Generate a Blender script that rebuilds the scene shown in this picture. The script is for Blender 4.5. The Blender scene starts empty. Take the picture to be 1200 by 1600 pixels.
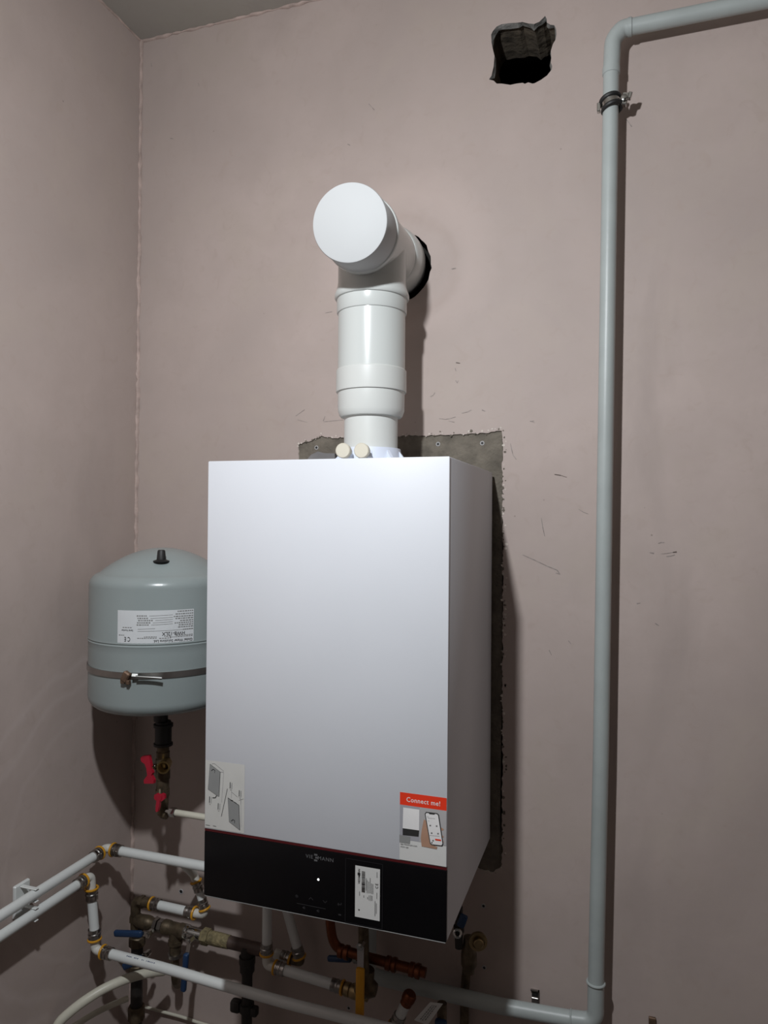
import bpy, bmesh, math, random
from mathutils import Vector, Matrix
random.seed(7)
PI = math.pi
C = bpy.context.scene.collection
scn = bpy.context.scene

# ------------------------------------------------------------------ camera, light, exposure
CAM = Vector((0.4369, -1.3738, 0.6087)); YAW, PITCH, ROLL, FPX = 0.3202, 0.0097, 0.0079, 1123.4
_cy, _sy, _cp, _sp = math.cos(YAW), math.sin(YAW), math.cos(PITCH), math.sin(PITCH)
FWD = Vector((-_sy * _cp, _cy * _cp, _sp)); _r = Vector((_cy, _sy, 0)); _u = _r.cross(FWD)
RGT = _r * math.cos(ROLL) + _u * math.sin(ROLL); UPV = -_r * math.sin(ROLL) + _u * math.cos(ROLL)
cd = bpy.data.cameras.new('camera'); cam = bpy.data.objects.new('camera', cd); C.objects.link(cam)
M4 = Matrix.Identity(4)
for i in range(3):
    M4[i][0], M4[i][1], M4[i][2], M4[i][3] = RGT[i], UPV[i], -FWD[i], CAM[i]
cam.matrix_world = M4
cd.sensor_fit = 'VERTICAL'; cd.sensor_height = 36; cd.sensor_width = 27; cd.lens = FPX * 36 / 1600
cd.clip_start = .01
scn.camera = cam

w = bpy.data.worlds.new('world'); scn.world = w; w.use_nodes = True
w.node_tree.nodes['Background'].inputs[0].default_value = (.03, .035, .04, 1)
w.node_tree.nodes['Background'].inputs[1].default_value = .1

BULB = Vector((0.092, -1.10, 1.26)); BULB_W = 55.5
ld = bpy.data.lights.new('hanging_bulb', 'POINT'); ld.energy = BULB_W; ld.shadow_soft_size = .022; ld.color = (.93, .965, 1.0)
# an LED bulb in a socket throws less light back past its base than forwards along its axis
ld.use_nodes = True
_n = ld.node_tree.nodes; _l = ld.node_tree.links; _em = _n['Emission']
_tc = _n.new('ShaderNodeTexCoord'); _dp = _n.new('ShaderNodeVectorMath'); _dp.operation = 'DOT_PRODUCT'
_dp.inputs[1].default_value = Vector((.16, .30, -.94)).normalized()
_mr = _n.new('ShaderNodeMapRange'); _mr.inputs[1].default_value = -1; _mr.inputs[2].default_value = 1
_mr.inputs[3].default_value = .02; _mr.inputs[4].default_value = 1.0
_l.new(_tc.outputs['Normal'], _dp.inputs[0]); _l.new(_dp.outputs['Value'], _mr.inputs[0]); _l.new(_mr.outputs[0], _em.inputs['Strength'])
lo = bpy.data.objects.new('hanging_bulb', ld); lo.location = BULB; C.objects.link(lo)

scn.view_settings.view_transform = 'Standard'; scn.view_settings.look = 'None'
scn.view_settings.gamma = 1; scn.view_settings.use_curve_mapping = False
scn.view_settings.exposure = 0.0


def at(x, y, Y=None, X=None, Z=None):
    """the point of the place seen at pixel (x, y) lying at depth Y (or on X, or at height Z)"""
    d = FWD + RGT * ((x - 600) / FPX) + UPV * ((800 - y) / FPX)
    if Y is not None: t = (Y - CAM.y) / d.y
    elif X is not None: t = (X - CAM.x) / d.x
    else: t = (Z - CAM.z) / d.z
    return CAM + d * t


# ------------------------------------------------------------------ materials
def mat(name, col, rough=.5, metal=0., var=.06, scale=18., bump=0., bscale=60., spec=.5, emit=None, coat=0., warm=0.):
    m = bpy.data.materials.new(name); m.use_nodes = True
    nt = m.node_tree; N = nt.nodes; L = nt.links; b = N['Principled BSDF']
    b.inputs['Roughness'].default_value = rough; b.inputs['Metallic'].default_value = metal
    b.inputs['Specular IOR Level'].default_value = spec
    b.inputs['Coat Weight'].default_value = coat
    tc = N.new('ShaderNodeTexCoord')
    n = N.new('ShaderNodeTexNoise'); n.inputs['Scale'].default_value = scale; n.inputs['Detail'].default_value = 5
    L.new(tc.outputs['Object'], n.inputs['Vector'])
    r = N.new('ShaderNodeValToRGB'); e = r.color_ramp.elements
    e[0].position = .3; e[1].position = .7
    lo_ = [max(0, c * (1 - var)) for c in col]; hi_ = [min(1, c * (1 + var)) for c in col]
    lo_[2] *= (1 - warm); 
    e[0].color = (*lo_, 1); e[1].color = (*hi_, 1)
    L.new(n.outputs['Fac'], r.inputs['Fac']); L.new(r.outputs['Color'], b.inputs['Base Color'])
    if bump:
        n2 = N.new('ShaderNodeTexNoise'); n2.inputs['Scale'].default_value = bscale; n2.inputs['Detail'].default_value = 6
        L.new(tc.outputs['Object'], n2.inputs['Vector'])
        bp = N.new('ShaderNodeBump'); bp.inputs['Strength'].default_value = bump; bp.inputs['Distance'].default_value = .004
        L.new(n2.outputs['Fac'], bp.inputs['Height']); L.new(bp.outputs['Normal'], b.inputs['Normal'])
    if emit:
        b.inputs['Emission Color'].default_value = (*emit[:3], 1); b.inputs['Emission Strength'].default_value = emit[3]
    return m


def wall_material(name, col, halo=None, arcs=None, yellow=True):
    """trowelled painted plaster: broad cloudy blotches, fine grain, dark specks, greasy streaks"""
    m = bpy.data.materials.new(name); m.use_nodes = True
    nt = m.node_tree; N = nt.nodes; L = nt.links; b = N['Principled BSDF']
    b.inputs['Roughness'].default_value = .62; b.inputs['Specular IOR Level'].default_value = .3
    tc = N.new('ShaderNodeTexCoord'); O = tc.outputs['Object']

    def noise(scale, detail=5, dist=0., stretch=None):
        n = N.new('ShaderNodeTexNoise'); n.inputs['Scale'].default_value = scale
        n.inputs['Detail'].default_value = detail; n.inputs['Distortion'].default_value = dist
        if stretch:
            mp = N.new('ShaderNodeMapping'); mp.inputs['Scale'].default_value = stretch
            L.new(O, mp.inputs['Vector']); L.new(mp.outputs[0], n.inputs['Vector'])
        else: L.new(O, n.inputs['Vector'])
        return n.outputs['Fac']

    def rng(src, a, bb, c, d):
        x = N.new('ShaderNodeMapRange'); x.inputs[1].default_value = a; x.inputs[2].default_value = bb
        x.inputs[3].default_value = c; x.inputs[4].default_value = d; L.new(src, x.inputs[0]); return x.outputs[0]

    def mix(fac, a, bcol, mode='MIX'):
        x = N.new('ShaderNodeMix'); x.data_type = 'RGBA'; x.blend_type = mode
        L.new(fac, x.inputs[0]) if not isinstance(fac, float) else None
        if isinstance(fac, float): x.inputs[0].default_value = fac
        if isinstance(a, tuple): x.inputs[6].default_value = (*a, 1)
        else: L.new(a, x.inputs[6])
        x.inputs[7].default_value = (*bcol, 1)
        return x.outputs[2]
    c = mix(rng(noise(2.3, 4, .6), .35, .7, 0, 1), tuple(x * 1.03 for x in col), (col[0] * .865, col[1] * .87, col[2] * .87))
    c = mix(rng(noise(14, 6, .8), .45, .8, 0, .55), c, (col[0] * .90, col[1] * .89, col[2] * .88))
    c = mix(rng(noise(5.5, 6, 1.2), .5, .78, 0, .6), c, (col[0] * .96, col[1] * .98, col[2] * .93))      # ochre bloom
    c = mix(rng(noise(3.2, 6, 1.6, (1, 1, .35)), .56, .74, 0, .6), c, (col[0] * .78, col[1] * .78, col[2] * .78))   # grey smears
    c = mix(rng(noise(1.1, 3, .8), .45, .75, 0, .45), c, (col[0] * .84, col[1] * .85, col[2] * .85))
    c = mix(rng(noise(30, 5, 1.5), .58, .72, 0, .3), c, (col[0] * .84, col[1] * .80, col[2] * .76))
    c = mix(rng(noise(60, 3), .3, .7, 0, .16), c, (col[0] * .86, col[1] * .85, col[2] * .84))           # grain
    v = N.new('ShaderNodeTexVoronoi'); v.inputs['Scale'].default_value = 26; L.new(O, v.inputs['Vector'])
    sp = N.new('ShaderNodeMath'); sp.operation = 'MULTIPLY'
    L.new(rng(v.outputs['Distance'], .02, .06, 1, 0), sp.inputs[0]); L.new(rng(noise(4.3, 2), .58, .66, 0, .6), sp.inputs[1])
    c = mix(sp.outputs[0], c, (.16, .12, .09))                                                           # specks
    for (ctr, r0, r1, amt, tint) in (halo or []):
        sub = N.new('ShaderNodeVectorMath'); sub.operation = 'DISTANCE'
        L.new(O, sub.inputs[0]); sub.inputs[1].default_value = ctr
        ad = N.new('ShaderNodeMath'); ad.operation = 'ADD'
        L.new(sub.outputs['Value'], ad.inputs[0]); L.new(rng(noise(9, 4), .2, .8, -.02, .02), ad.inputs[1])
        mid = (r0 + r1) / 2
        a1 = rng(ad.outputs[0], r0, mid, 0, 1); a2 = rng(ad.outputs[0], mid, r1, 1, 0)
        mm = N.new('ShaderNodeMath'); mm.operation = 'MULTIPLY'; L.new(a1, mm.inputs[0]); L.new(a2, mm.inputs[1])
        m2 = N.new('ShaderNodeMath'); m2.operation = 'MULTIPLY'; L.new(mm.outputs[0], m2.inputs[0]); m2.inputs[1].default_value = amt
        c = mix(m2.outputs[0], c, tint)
    L.new(c, b.inputs['Base Color'])
    bp = N.new('ShaderNodeBump'); bp.inputs['Strength'].default_value = .35; bp.inputs['Distance'].default_value = .006
    s = N.new('ShaderNodeMath'); s.operation = 'ADD'
    L.new(rng(noise(7, 5, .5), 0, 1, 0, .8), s.inputs[0]); L.new(rng(noise(90, 4), 0, 1, 0, .05), s.inputs[1])
    L.new(s.outputs[0], bp.inputs['Height']); L.new(bp.outputs['Normal'], b.inputs['Normal'])
    return m


PINK = (.50, .414, .379)
M = {}
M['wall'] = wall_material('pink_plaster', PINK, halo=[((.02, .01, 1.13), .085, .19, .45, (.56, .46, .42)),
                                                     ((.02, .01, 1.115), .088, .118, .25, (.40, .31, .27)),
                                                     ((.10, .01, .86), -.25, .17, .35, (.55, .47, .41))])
M['wall_l'] = wall_material('pink_plaster_side', PINK, halo=[((-.62, -.10, -.05), .30, .325, .35, (.58, .50, .47)),
                                                             ((-.62, -.10, -.05), .345, .37, .35, (.58, .50, .47)),
                                                             ((-.62, -.10, -.05), .24, .258, .25, (.58, .50, .47))])
M['room'] = wall_material('pink_plaster_room', PINK)
M['ceiling'] = wall_material('ceiling_paint', (.40, .375, .34))
M['floor'] = mat('concrete_floor', (.11, .10, .095), .8, var=.2, bump=.3)
M['cement'] = mat('cement_patch', (.155, .135, .108), .9, var=.28, scale=34, bump=.8, bscale=130)
M['chip'] = mat('plaster_edge', (.62, .56, .50), .9, var=.25, scale=90)
M['brick'] = mat('broken_masonry', (.125, .10, .072), .95, var=.4, scale=30, bump=1., bscale=55)
M['greyplaster'] = mat('grey_render', (.27, .265, .25), .95, var=.3, scale=40, bump=.8, bscale=90)
M['hole_dark'] = mat('dark_shaft', (.02, .018, .016), .95, var=.3)  # darkness inside the shaft and flue hole, put into a near-black colour
M['bead'] = mat('old_filler', (.46, .36, .32), .7, var=.22, scale=40, bump=.6, bscale=70)
M['scuff'] = mat('dark_scuff', (.13, .10, .085), .8, var=.4, scale=120)
M['scufflight'] = mat('pale_scuff', (.30, .26, .24), .8, var=.3, scale=120)
M['powder'] = mat('white_powder_coat', (.645, .662, .698), .42, var=.012, scale=9, bump=.04, bscale=900, spec=.35)
M['panel'] = mat('black_glass', (.0035, .0032, .004), .32, var=.1, spec=.25)
M['redline'] = mat('dark_red_trim', (.085, .008, .010), .4)
M['greyprint'] = mat('grey_print', (.11, .11, .115), .5)
M['dimprint'] = mat('dim_print', (.030, .030, .032), .5)
M['seam'] = mat('panel_seam', (.012, .012, .014), .4)
M['led'] = mat('white_led', (.9, .9, .9), .4, emit=(1, 1, 1, 1.6))
M['upvc'] = mat('white_flue_plastic', (.60, .625, .605), .22, var=.012, scale=6, spec=.5)
M['upvcmatt'] = mat('white_flue_plastic_matt', (.63, .645, .62), .38, var=.015, scale=8)
M['capwhite'] = mat('white_cap', (.50, .512, .514), .6, var=.02, scale=8, spec=.25)
M['lilac'] = mat('pale_blue_plastic', (.70, .75, .86), .4, var=.02)
M['beige'] = mat('beige_plug', (.60, .56, .46), .55, var=.04)
M['foil'] = mat('grey_bracket', (.20, .195, .195), .45, metal=.3, var=.2)
M['rubber'] = mat('black_rubber', (.012, .012, .012), .55, var=.3)
M['tank'] = mat('grey_tank_enamel', (.265, .305, .303), .27, var=.03, scale=8, bump=.03, bscale=300)
M['grey'] = mat('grey_drain_plastic', (.395, .432, .422), .40, var=.06, scale=14, bump=.05, bscale=90)
M['label'] = mat('label_paper', (.62, .645, .66), .45, var=.03)
M['paper'] = mat('sticker_paper', (.66, .66, .64), .5, var=.02)
M['clear'] = mat('instruction_paper', (.595, .59, .56), .5, var=.03, scale=30)
M['ink'] = mat('black_ink', (.03, .03, .03), .5)
M['inkgrey'] = mat('grey_ink', (.20, .20, .195), .5)
M['inkmid'] = mat('mid_grey_ink', (.27, .275, .27), .5)
M['inklight'] = mat('pale_grey_ink', (.43, .42, .42), .5)
M['orange'] = mat('orange_red_print', (.80, .045, .015), .45)
M['white'] = mat('white_print', (.80, .79, .78), .5)
M['sky_print'] = mat('lilac_grey_print', (.36, .36, .39), .5)
M['skin'] = mat('skin_print', (.42, .25, .17), .5, var=.15)
M['steel'] = mat('stainless_sleeve', (.36, .34, .32), .28, metal=1., var=.1)
M['strap'] = mat('strap_steel', (.36, .345, .33), .33, metal=1., var=.2)
M['rust'] = mat('rusty_steel', (.17, .11, .075), .6, metal=.6, var=.4, scale=80, bump=.4)
M['chrome'] = mat('chrome', (.55, .55, .53), .16, metal=1., var=.05)
M['brass'] = mat('aged_brass', (.34, .25, .13), .38, metal=.9, var=.3, scale=60)
M['brassbright'] = mat('brass', (.55, .40, .17), .3, metal=1., var=.15, scale=60)
M['darkbrass'] = mat('tarnished_brass', (.13, .10, .065), .5, metal=.7, var=.35, scale=70, bump=.3)
M['hemp'] = mat('hemp_wrapped_thread', (.20, .165, .085), .8, var=.4, scale=120, bump=.7, bscale=200)
M['copper'] = mat('copper', (.20, .070, .035), .42, metal=1., var=.2)
M['brown'] = mat('brown_steel_pipe', (.085, .055, .045), .5, var=.3, bump=.2)
M['blackiron'] = mat('black_iron', (.022, .019, .017), .5, var=.3)
M['pex'] = mat('white_multilayer_pipe', (.70, .725, .71), .35, var=.02)
M['pexfit'] = mat('cream_white_fitting', (.66, .65, .60), .4, var=.04)
M['cream'] = mat('cream_pipe', (.62, .60, .50), .4, var=.05)
M['yellow'] = mat('yellow_press_ring', (.62, .30, .018), .4, var=.1)
M['yellowgrip'] = mat('yellow_grip', (.66, .31, .012), .45, var=.1)
M['blue'] = mat('blue_grip', (.012, .040, .105), .45, var=.15)
M['red'] = mat('red_handle', (.36, .008, .026), .4, var=.1)
M['blueprint'] = mat('blue_print', (.05, .08, .16), .5)


# ------------------------------------------------------------------ mesh builder
class MB:
    def __init__(s): s.bm = bmesh.new(); s.mi = 0

    def mats(s, i): s.mi = i; return s

    def _faces(s, fs):
        for f in fs: f.material_index = s.mi; f.smooth = True

    def box(s, a, b, bevel=0., seg=2, mtx=None):
        a, b = Vector(a), Vector(b)
        r = bmesh.ops.create_cube(s.bm, size=1); vs = r['verts']
        for v in vs: v.co = Vector(((a.x + b.x) / 2 + v.co.x * (b.x - a.x), (a.y + b.y) / 2 + v.co.y * (b.y - a.y), (a.z + b.z) / 2 + v.co.z * (b.z - a.z)))
        fs = set(f for v in vs for f in v.link_faces)
        if bevel:
            es = list(set(e for v in vs for e in v.link_edges))
            r2 = bmesh.ops.bevel(s.bm, geom=es, offset=bevel, segments=seg, affect='EDGES', profile=.5)
            fs = set(f for f in fs if f.is_valid) | set(r2['faces'])
            vs = list(set(v for f in fs for v in f.verts))
        s._faces(fs)
        if mtx is not None:
            for v in vs: v.co = mtx @ v.co
        return s

    def lathe(s, o, d, prof, seg=32, caps=True):
        """profile = [(distance along d, radius)...]"""
        o, d = Vector(o), Vector(d).normalized()
        x = d.cross(Vector((0, 0, 1)))
        if x.length < .01: x = d.cross(Vector((0, 1, 0)))
        x.normalize(); y = d.cross(x)
        rings = []
        for (h, r) in prof:
            rings.append([s.bm.verts.new(o + d * h + (x * math.cos(2 * PI * k / seg) + y * math.sin(2 * PI * k / seg)) * r) for k in range(seg)])
        fs = []
        for a, b in zip(rings, rings[1:]):
            for k in range(seg):
                fs.append(s.bm.faces.new((a[k], a[(k + 1) % seg], b[(k + 1) % seg], b[k])))
        if caps:
            for rg, rev in ((rings[0], True), (rings[-1], False)):
                fs.append(s.bm.faces.new(rg[::-1] if rev else rg))
        s._faces(fs); return s

    def tube(s, pts, r, seg=16, bend=0., bseg=6, caps=True, rad=None):
        pts = [Vector(p) for p in pts]
        if bend and len(pts) > 2:
            out = [pts[0]]
            for a, b, c in zip(pts, pts[1:], pts[2:]):
                k = min(bend, (a - b).length * .49, (c - b).length * .49)
                p0 = b + (a - b).normalized() * k; p2 = b + (c - b).normalized() * k
                for i in range(bseg + 1):
                    t = i / bseg
                    out.append(p0 * (1 - t) ** 2 + b * 2 * t * (1 - t) + p2 * t * t)
            out.append(pts[-1]); pts = out
        n = len(pts); prev = None; rings = []
        for i, p in enumerate(pts):
            t = (pts[min(i + 1, n - 1)] - pts[max(i - 1, 0)]).normalized()
            if prev is None:
                x = t.cross(Vector((0, 0, 1)))
                if x.length < .05: x = t.cross(Vector((0, 1, 0)))
            else: x = prev - t * prev.dot(t)
            x.normalize(); prev = x; y = t.cross(x)
            rr = rad[i] if rad else r
            rings.append([s.bm.verts.new(p + (x * math.cos(2 * PI * k / seg) + y * math.sin(2 * PI * k / seg)) * rr) for k in range(seg)])
        fs = []
        for a, b in zip(rings, rings[1:]):
            for k in range(seg): fs.append(s.bm.faces.new((a[k], a[(k + 1) % seg], b[(k + 1) % seg], b[k])))
        if caps: fs.append(s.bm.faces.new(rings[0][::-1])); fs.append(s.bm.faces.new(rings[-1]))
        s._faces(fs); return s

    def ring(s, o, d, R, r, seg=36, cs=10, sx=1.):
        o, d = Vector(o), Vector(d).normalized()
        x = d.cross(Vector((0, 0, 1)))
        if x.length < .01: x = d.cross(Vector((0, 1, 0)))
        x.normalize(); y = d.cross(x); g = []
        for i in range(seg):
            a = 2 * PI * i / seg; rd = x * math.cos(a) + y * math.sin(a)
            g.append([s.bm.verts.new(o + rd * (R + r * math.cos(2 * PI * j / cs)) + d * r * sx * math.sin(2 * PI * j / cs)) for j in range(cs)])
        fs = [s.bm.faces.new((g[i][j], g[(i + 1) % seg][j], g[(i + 1) % seg][(j + 1) % cs], g[i][(j + 1) % cs])) for i in range(seg) for j in range(cs)]
        s._faces(fs); return s

    def prism(s, poly, off):
        """closed polygon of points, thickened by vector off"""
        off = Vector(off); a = [s.bm.verts.new(Vector(p)) for p in poly]; b = [s.bm.verts.new(Vector(p) + off) for p in poly]
        n = len(a); fs = [s.bm.faces.new(a), s.bm.faces.new(b[::-1])]
        fs += [s.bm.faces.new((a[i], b[i], b[(i + 1) % n], a[(i + 1) % n])) for i in range(n)]
        s._faces(fs); return s

    def poly(s, pts):
        f = s.bm.faces.new([s.bm.verts.new(Vector(p)) for p in pts]); s._faces([f]); return s

    def mesh(s, me, fn):
        """adds another mesh (lettering), its points mapped by fn"""
        vs = [s.bm.verts.new(fn(v.co)) for v in me.vertices]
        for p in me.polygons:
            try: s._faces([s.bm.faces.new([vs[i] for i in p.vertices])])
            except ValueError: pass
        return s

    def build(s, name, m, parent=None, sharp=.6, flip=True):
        if flip: bmesh.ops.recalc_face_normals(s.bm, faces=s.bm.faces)
        me = bpy.data.meshes.new(name); s.bm.to_mesh(me); s.bm.free()
        for mm in (m if isinstance(m, (list, tuple)) else [m]): me.materials.append(M[mm] if isinstance(mm, str) else mm)
        me.set_sharp_from_angle(angle=sharp)
        o = bpy.data.objects.new(name, me); C.objects.link(o)
        if parent:
            o.parent = parent; o.matrix_parent_inverse = Matrix.Translation(-parent.location)
        return o


def text_mesh(txt, size, space=1., align='CENTER', bold=0.):
    cu = bpy.data.curves.new('lettering', 'FONT'); cu.body = txt; cu.size = size; cu.space_character = space
    cu.align_x = align; cu.align_y = 'CENTER'; cu.resolution_u = 2; cu.offset = bold * size
    o = bpy.data.objects.new('lettering', cu); C.objects.link(o)
    dg = bpy.context.evaluated_depsgraph_get(); dg.update()
    me = bpy.data.meshes.new_from_object(o.evaluated_get(dg))
    C.objects.unlink(o); bpy.data.objects.remove(o)
    return me


def tag(o, label, cat, group=None):
    o['label'] = label; o['category'] = cat
    if group: o['group'] = group
    return o


def thing(name, loc, label, cat, group=None):
    o = bpy.data.objects.new(name, None); C.objects.link(o); o.location = Vector(loc); o.empty_display_size = .02
    return tag(o, label, cat, group)


def structure(o): o['kind'] = 'structure'; return o


# ------------------------------------------------------------------ the room
WY, WX, ZC, ZF = .01, -.62, 1.705, -1.0
XR, YF = 2.1, -4.6


def ragged(pts, step, amp, rnd):
    out = []; n = len(pts)
    for i in range(n):
        a, b = Vector(pts[i]), Vector(pts[(i + 1) % n]); k = max(1, int((b - a).length / step))
        nrm = Vector((-(b - a).y, (b - a).x)).normalized()
        for j in range(k): out.append(a.lerp(b, j / k) + nrm * rnd.uniform(-amp, amp) + (b - a).normalized() * rnd.uniform(-.3, .3) * step)
    return out


def hole_px(pts): return [Vector((at(740 + x / 7.5, 10 + y / 7.5, Y=WY).x, at(740 + x / 7.5, 10 + y / 7.5, Y=WY).z)) for x, y in pts]


duct = hole_px([(205, 330), (225, 290), (270, 235), (330, 208), (430, 195), (520, 190), (570, 182), (640, 200), (710, 205), (770, 180), (805, 145), (838, 112), (858, 150), (858, 188),
                (900, 215), (945, 220), (965, 260), (972, 330), (960, 390), (930, 440), (905, 520), (910, 600), (905, 660), (922, 700), (915, 740), (860, 810), (790, 860), (715, 900), (690, 905),
                (640, 890), (600, 908), (575, 895), (500, 905), (430, 920), (400, 915), (330, 905), (270, 905), (235, 870), (180, 856), (210, 810), (235, 700), (245, 580), (225, 500), (208, 410)])
rnd = random.Random(3)
flue_hole = [Vector((.002 + (.0705 + rnd.uniform(-.001, .0022)) * math.cos(2 * PI * k / 56), 1.1175 + (.0715 + rnd.uniform(-.001, .0022)) * math.sin(2 * PI * k / 56))) for k in range(56)]
patch = ragged([(-.212, -.02), (-.213, .30), (-.211, .60), (-.213, .766), (-.19, .771), (-.16, .781), (-.13, .776), (-.09, .777), (.07, .776), (.14, .775), (.217, .780),
                (.2175, .70), (.219, .58), (.2195, .40), (.2205, .20), (.2215, -.055), (.205, -.068), (.10, -.062), (0, -.066), (-.12, -.06)], .0055, .0017, rnd)

bm = bmesh.new()


def loop_edges(pts):
    vs = [bm.verts.new((p[0], WY, p[1])) for p in pts]
    return vs, [bm.edges.new((vs[i], vs[(i + 1) % len(vs)])) for i in range(len(vs))]


outer, e0 = loop_edges([(WX, ZF), (XR, ZF), (XR, ZC), (WX, ZC)])
dv, e1 = loop_edges(duct); fv, e2 = loop_edges(flue_hole); pv, e3 = loop_edges(patch)
bmesh.ops.triangle_fill(bm, use_beauty=True, use_dissolve=False, edges=e0 + e1 + e2 + e3, normal=(0, -1, 0))


def inner(f, poly):
    c = f.calc_center_median(); x, z = c.x, c.z; ins = False; n = len(poly)
    for i in range(n):
        a, b = poly[i], poly[(i + 1) % n]
        if (a[1] > z) != (b[1] > z) and x < (b[0] - a[0]) * (z - a[1]) / (b[1] - a[1]) + a[0]: ins = not ins
    return ins


kill = [f for f in bm.faces if inner(f, duct) or inner(f, flue_hole) or inner(f, patch)]
bmesh.ops.delete(bm, geom=kill, context='FACES_ONLY')
# the stripped patch: 3.5 mm deep recess, chipped edge, cement behind


def extrude_loop(vs, offs, mi, scale=1., ctr=None):
    n = len(vs); new = []
    for v in vs:
        co = v.co.copy()
        if ctr is not None: co = Vector((ctr[0] + (co.x - ctr[0]) * scale, co.y, ctr[1] + (co.z - ctr[1]) * scale))
        new.append(bm.verts.new(co + Vector(offs() if callable(offs) else offs)))
    for i in range(n):
        f = bm.faces.new((vs[i], vs[(i + 1) % n], new[(i + 1) % n], new[i])); f.material_index = mi
    return new


pn = extrude_loop(pv, (0, .0035, 0), 2)
f = bm.faces.new(pn); f.material_index = 1
bmesh.ops.triangulate(bm, faces=[f])
# duct opening: a lip of grey render, then rough masonry opening into a dark shaft
dn = extrude_loop(dv, lambda: (rnd.uniform(-.003, .003), .012 + rnd.uniform(-.003, .004), rnd.uniform(-.003, .003)), 3, .97, (.252, 1.515))
dn2 = extrude_loop(dn, lambda: (0, 0, 0), 4, 1.07, (.252, 1.515))
dn3 = extrude_loop(dn2, lambda: (rnd.uniform(-.002, .002), 0.100, rnd.uniform(-.002, .002)), 4, 1., (.252, 1.515))
fn = extrude_loop(fv, (0, .05, 0), 5)
fb = bm.faces.new(fn); fb.material_index = 5
bmesh.ops.triangulate(bm, faces=[fb])
# scuffs and scratches in the plaster


def ribbon(px, wdt, mi):
    pts = [at(x, y, Y=WY - .0004) for x, y in px]
    for k, (a, b) in enumerate(zip(pts, pts[1:])):
        t = (b - a).normalized(); nn = Vector((-t.z, 0, t.x)) * wdt / 2
        w0, w1 = rnd.uniform(.3, 1), rnd.uniform(.3, 1)
        q = bm.faces.new([bm.verts.new(v) for v in (a - nn * w0, b - nn * w1, b + nn * w1, a + nn * w0)]); q.material_index = mi


def sc(pts, ox, oy, s): return [(ox + x / s, oy + y / s) for x, y in pts]


for pts, wd, mi in (([(330, 238), (355, 242), (380, 250)], .0022, 6), ([(200, 566), (250, 588), (300, 612), (340, 628), (352, 645), (335, 640)], .0018, 7),
                    ([(150, 112), (156, 140), (161, 160), (174, 177)], .002, 7), ([(752, 520), (765, 515), (778, 516)], .0022, 7),
                    ([(812, 556), (828, 554)], .0042, 6), ([(786, 573), (806, 570), (820, 566)], .0026, 7), ([(765, 562), (790, 560), (812, 556)], .0018, 7), ([(718, 557), (735, 560)], .004, 7),
                    ([(428, 380), (448, 392), (468, 400)], .0016, 7), ([(276, 415), (282, 455), (290, 490)], .0014, 7), ([(230, 22), (246, 20)], .003, 7),
                    ([(740, 845), (755, 855)], .003, 7), ([(665, 765), (680, 762)], .002, 7), ([(122, 760), (128, 750)], .003, 7)):
    ribbon(sc(pts, 740, 650, 2.609), wd, mi)
for pts, wd, mi in (([(292, 842), (312, 845)], .003, 6), ([(288, 870), (292, 885)], .002, 7), ([(290, 930), (298, 942), (304, 930)], .002, 7), ([(270, 380), (292, 376)], .002, 7),
                    ([(165, 1010), (180, 1003), (188, 990)], .0018, 7), ([(210, 1118), (240, 1122), (262, 1118), (290, 1110)], .0016, 7), ([(255, 1130), (285, 1136)], .0016, 7),
                    ([(320, 1092), (350, 1085), (368, 1075)], .002, 7), ([(420, 1075), (436, 1082)], .0022, 7), ([(660, 1130), (680, 1138)], .0016, 7)):
    ribbon(sc(pts, 620, 300, 3.158), wd, mi)
for pts in ([(505, 658), (508, 650)], [(506, 659), (536, 656)], [(465, 656), (480, 660)], [(508, 489), (519, 487)], [(576, 162), (585, 172)], [(543, 225), (547, 227)],
            [(266, 216), (271, 217)], [(310, 130), (311, 135)], [(236, 99), (237, 104)], [(978, 186), (983, 192), (987, 198)], [(462, 650), (476, 640)], [(858, 1016), (862, 1024)], [(888, 1001), (892, 1006)]):
    ribbon(pts, .0018, 7)
for p in patch:                                   # pale flakes along the chipped edge of the stripped patch
    if (p[0] > .20 or p[1] > .76) and rnd.random() < .75:
        cx_, cz_, r_f = p[0] + rnd.uniform(-.001, .007 if p[0] > .2 else .003), p[1] + rnd.uniform(-.002, .006 if p[1] > .76 else .002), rnd.uniform(.0008, .0034)
        n_f = rnd.randint(4, 6); ph = rnd.uniform(0, 6)
        q = bm.faces.new([bm.verts.new((cx_ + r_f * rnd.uniform(.5, 1.3) * math.cos(ph + 2 * PI * k / n_f), WY - .0005, cz_ + r_f * rnd.uniform(.5, 1.3) * math.sin(ph + 2 * PI * k / n_f))) for k in range(n_f)])
        q.material_index = 2 if rnd.random() < .6 else 1
bm.normal_update()
for f in bm.faces:
    if (f.material_index in (0, 1, 6, 7) or abs(f.normal.y) > .9) and f.normal.y > 0: f.normal_flip()
me = bpy.data.meshes.new('wall_back'); bm.to_mesh(me); bm.free()
for k in ('wall', 'cement', 'chip', 'greyplaster', 'brick', 'hole_dark', 'scuff', 'scufflight'): me.materials.append(M[k])
o = bpy.data.objects.new('wall_back', me); C.objects.link(o); structure(o)

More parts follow.
